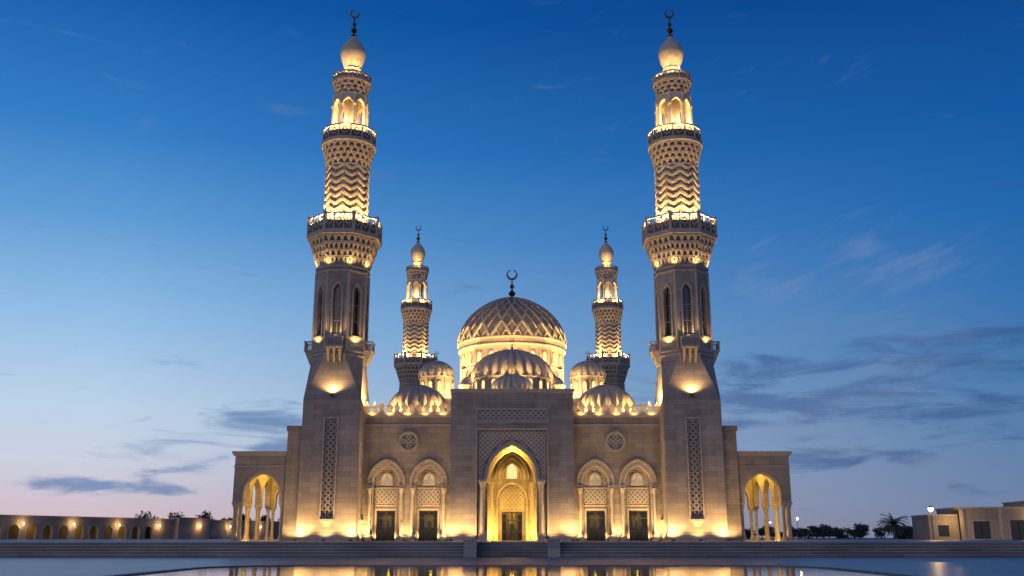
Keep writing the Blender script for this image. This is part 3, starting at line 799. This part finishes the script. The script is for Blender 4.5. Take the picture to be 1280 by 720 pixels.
# ---------------------------------------------------------------- vegetation
def leafclump(mb,cx,cy,cz,rx,rz,n,size=.28):
    for _ in range(n):
        a=random.uniform(0,2*pi); u=random.uniform(-1,1); rr=random.random()**.45
        q=math.sqrt(1-u*u)
        p=Vector((cx+rx*rr*q*math.cos(a),cy+rx*rr*q*math.sin(a),cz+rz*rr*u))
        d1=Vector((random.gauss(0,1),random.gauss(0,1),random.gauss(0,1))).normalized(); d2=d1.orthogonal().normalized(); s=size*random.uniform(.6,1.3)
        mb.add([p-d1*s,p+d2*s*.45,p+d1*s,p-d2*s*.45],[(0,1,2,3)])
def tree(mb,x,y,h,w):
    mb.c=1; mb.lathe([(.18,0),(.1,h*.5)],7,x,y)
    for k in range(4):
        a=random.uniform(0,6.28); mb.beam((x,y,h*.35),(x+math.cos(a)*w*.5,y+math.sin(a)*w*.5,h*.7),(0,.3,1),.1,.05)
    mb.c=0
    for k in range(8):
        a=random.uniform(0,6.28); r=random.uniform(0,w*.65)
        leafclump(mb,x+math.cos(a)*r,y+math.sin(a)*r,h*random.uniform(.4,.85),w*random.uniform(.3,.5),h*random.uniform(.13,.22),90)
mb=MB()
for i in range(13): tree(mb,50.5+i*2.6+random.uniform(-1,1),185+random.uniform(-10,20),random.uniform(2.2,3.8),random.uniform(1.6,2.8))
for i in range(12): tree(mb,42+i*5.5,230+random.uniform(-10,20),random.uniform(3,4.4),3)
for i in range(16): tree(mb,-84+i*2.6+random.uniform(-1,1),225+random.uniform(-8,10),random.uniform(5.2,7.2),random.uniform(2,3.2))
mb.obj('distant_trees',[M_LEAF,M_BARK])
def palm(x,y,h,fr=2.2):
    e=empty('palm_tree',None,(x,y,0))
    mb=MB(); mb.lathe([(.3,0),(.2,.4),(.17,h*.6),(.2,h*.95),(.1,h)],10)
    mb.obj('trunk',[M_BARK],e)
    mb=MB()
    for k in range(34):
        a=2*pi*k/34+random.uniform(-.15,.15); el=random.uniform(-.3,1.25); L=fr*random.uniform(.8,1.1)
        p=Vector((0,0,h)); d=Vector((math.cos(a)*math.cos(el),math.sin(a)*math.cos(el),math.sin(el)))
        for i in range(9):
            q=p+d*(L/9); side=d.cross(Vector((0,0,1))).normalized()
            mb.beam(p,q,(0,0,1),.04,.015)
            for sg in (-1,1):
                for t in (0,.5):
                    b=p.lerp(q,t); tip=b+side*sg*.42*(1-.07*i)+d*.22+Vector((0,0,-.16))
                    mb.add([b,b+d*.13,tip],[(0,1,2)])
            p=q; d=(d+Vector((0,0,-.17))).normalized()
    mb.obj('fronds',[M_LEAF],e)
palm(61.5,160,3.2,2.8); palm(66,172,2.9,2.4)

# ---------------------------------------------------------------- world
w=bpy.data.worlds.new('World'); sc.world=w; w.use_nodes=True; t=NT(w.node_tree)
bg=w.node_tree.nodes['Background']
tc=t.n('ShaderNodeTexCoord'); nm=t.n('ShaderNodeVectorMath',operation='NORMALIZE'); t.l(tc.outputs['Generated'],nm.inputs[0])
sp=t.n('ShaderNodeSeparateXYZ'); t.l(nm.outputs[0],sp.inputs[0]); X,Y,Z=sp.outputs
def ramp(stops):
    r=t.n('ShaderNodeValToRGB'); el=r.color_ramp.elements
    el[0].position=stops[0][0]; el[0].color=s2l(stops[0][1]); el[1].position=stops[-1][0]; el[1].color=s2l(stops[-1][1])
    for p,c in stops[1:-1]:
        e=el.new(p); e.color=s2l(c)
    t.l(Z,r.inputs[0]); return r.outputs[0]
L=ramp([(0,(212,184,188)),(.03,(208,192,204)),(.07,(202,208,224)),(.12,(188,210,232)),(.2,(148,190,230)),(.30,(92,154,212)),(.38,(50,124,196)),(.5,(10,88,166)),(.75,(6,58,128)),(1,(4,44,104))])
Rr=ramp([(0,(112,124,152)),(.03,(108,130,166)),(.09,(90,128,172)),(.15,(70,120,174)),(.22,(48,112,176)),(.30,(26,100,172)),(.38,(10,86,160)),(.5,(2,62,134)),(.75,(2,44,104)),(1,(4,34,86))])
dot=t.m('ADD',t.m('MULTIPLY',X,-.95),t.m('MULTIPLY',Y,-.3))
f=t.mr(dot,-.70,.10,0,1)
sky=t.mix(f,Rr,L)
u=t.m('ARCTAN2',X,Y)
def gauss(u0,e0,su,se):
    a=t.m('POWER',t.m('DIVIDE',t.m('SUBTRACT',u,u0),su),2.0); b=t.m('POWER',t.m('DIVIDE',t.m('SUBTRACT',Z,e0),se),2.0)
    return t.m('EXPONENT',t.m('MULTIPLY',t.m('ADD',a,b),-1.0))
def cl(su,sz,seed,det=6,rot=0.0,dis=.5):
    cb=t.n('ShaderNodeCombineXYZ'); t.l(t.m('MULTIPLY',u,su),cb.inputs[0])
    t.l(t.m('MULTIPLY',t.m('ADD',Z,t.m('MULTIPLY',u,rot)),sz),cb.inputs[1]); cb.inputs[2].default_value=seed
    n=t.n('ShaderNodeTexNoise'); n.inputs['Scale'].default_value=1; n.inputs['Detail'].default_value=det; n.inputs['Roughness'].default_value=.6; n.inputs['Distortion'].default_value=dis
    t.l(cb.outputs[0],n.inputs['Vector']); return n.outputs[0]
g=None
for a in ((-.25,.11,.10,.020),(-.33,.070,.08,.014),(-.38,.045,.09,.008),(-.21,.088,.07,.016),(.34,.125,.16,.03),(.40,.16,.16,.03),(.24,.13,.10,.03),(.46,.11,.12,.02),(.30,.075,.10,.012)):
    q=gauss(*a); g=q if g is None else t.m('MAXIMUM',g,q)
m1=t.mr(t.m('ADD',cl(10,52,5.1,7),t.m('MULTIPLY',g,.27)),.60,.84,0,1,True)
ccol=t.mix(f,s2l((52,90,142)),s2l((94,130,180)))
sky=t.mix(t.m('MULTIPLY',m1,.80),sky,ccol)
# soft pale-mauve veil low on the right
m3=t.m('MULTIPLY',t.mr(cl(4,20,11.3,5,-.1),.4,.75,0,1,True),t.m('MAXIMUM',gauss(.36,.15,.25,.06),gauss(.34,.22,.1,.03)))
sky=t.mix(t.m('MULTIPLY',m3,.38),sky,s2l((122,140,180)))
g2=t.m('MAXIMUM',gauss(.42,.25,.11,.03),t.m('MAXIMUM',gauss(.29,.23,.07,.03),gauss(.33,.2,.08,.015)))
m2=t.mr(t.m('ADD',cl(7,26,8.4,7,-.35),t.m('MULTIPLY',g2,.24)),.62,.9,0,1,True)
sky=t.mix(t.m('MULTIPLY',m2,.42),sky,s2l((140,150,186)))
ns=t.n('ShaderNodeTexSky'); ns.sky_type='NISHITA'; ns.sun_disc=False; ns.sun_elevation=math.radians(1.0); ns.sun_rotation=math.radians(-110)
sky=t.mix(.006,sky,ns.outputs[0],'ADD')
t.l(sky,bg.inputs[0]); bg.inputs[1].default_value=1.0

sd=bpy.data.lights.new('dusk_fill','SUN'); sd.energy=0.42; sd.angle=math.radians(40); sd.color=(1,.62,.38)  # soft warm fill added to lift the facade; the sun has set
so=bpy.data.objects.new('dusk_fill',sd); COL.objects.link(so)
so.rotation_euler=Vector((.45,.85,-.28)).to_track_quat('-Z','Y').to_euler()

cd=bpy.data.cameras.new('camera'); cd.lens=33.92; cd.sensor_width=36; cd.clip_end=6000
co=bpy.data.objects.new('camera',cd); COL.objects.link(co); co.location=(0,0,1.06); co.rotation_euler=(math.radians(104.5),0,0)
sc.camera=co
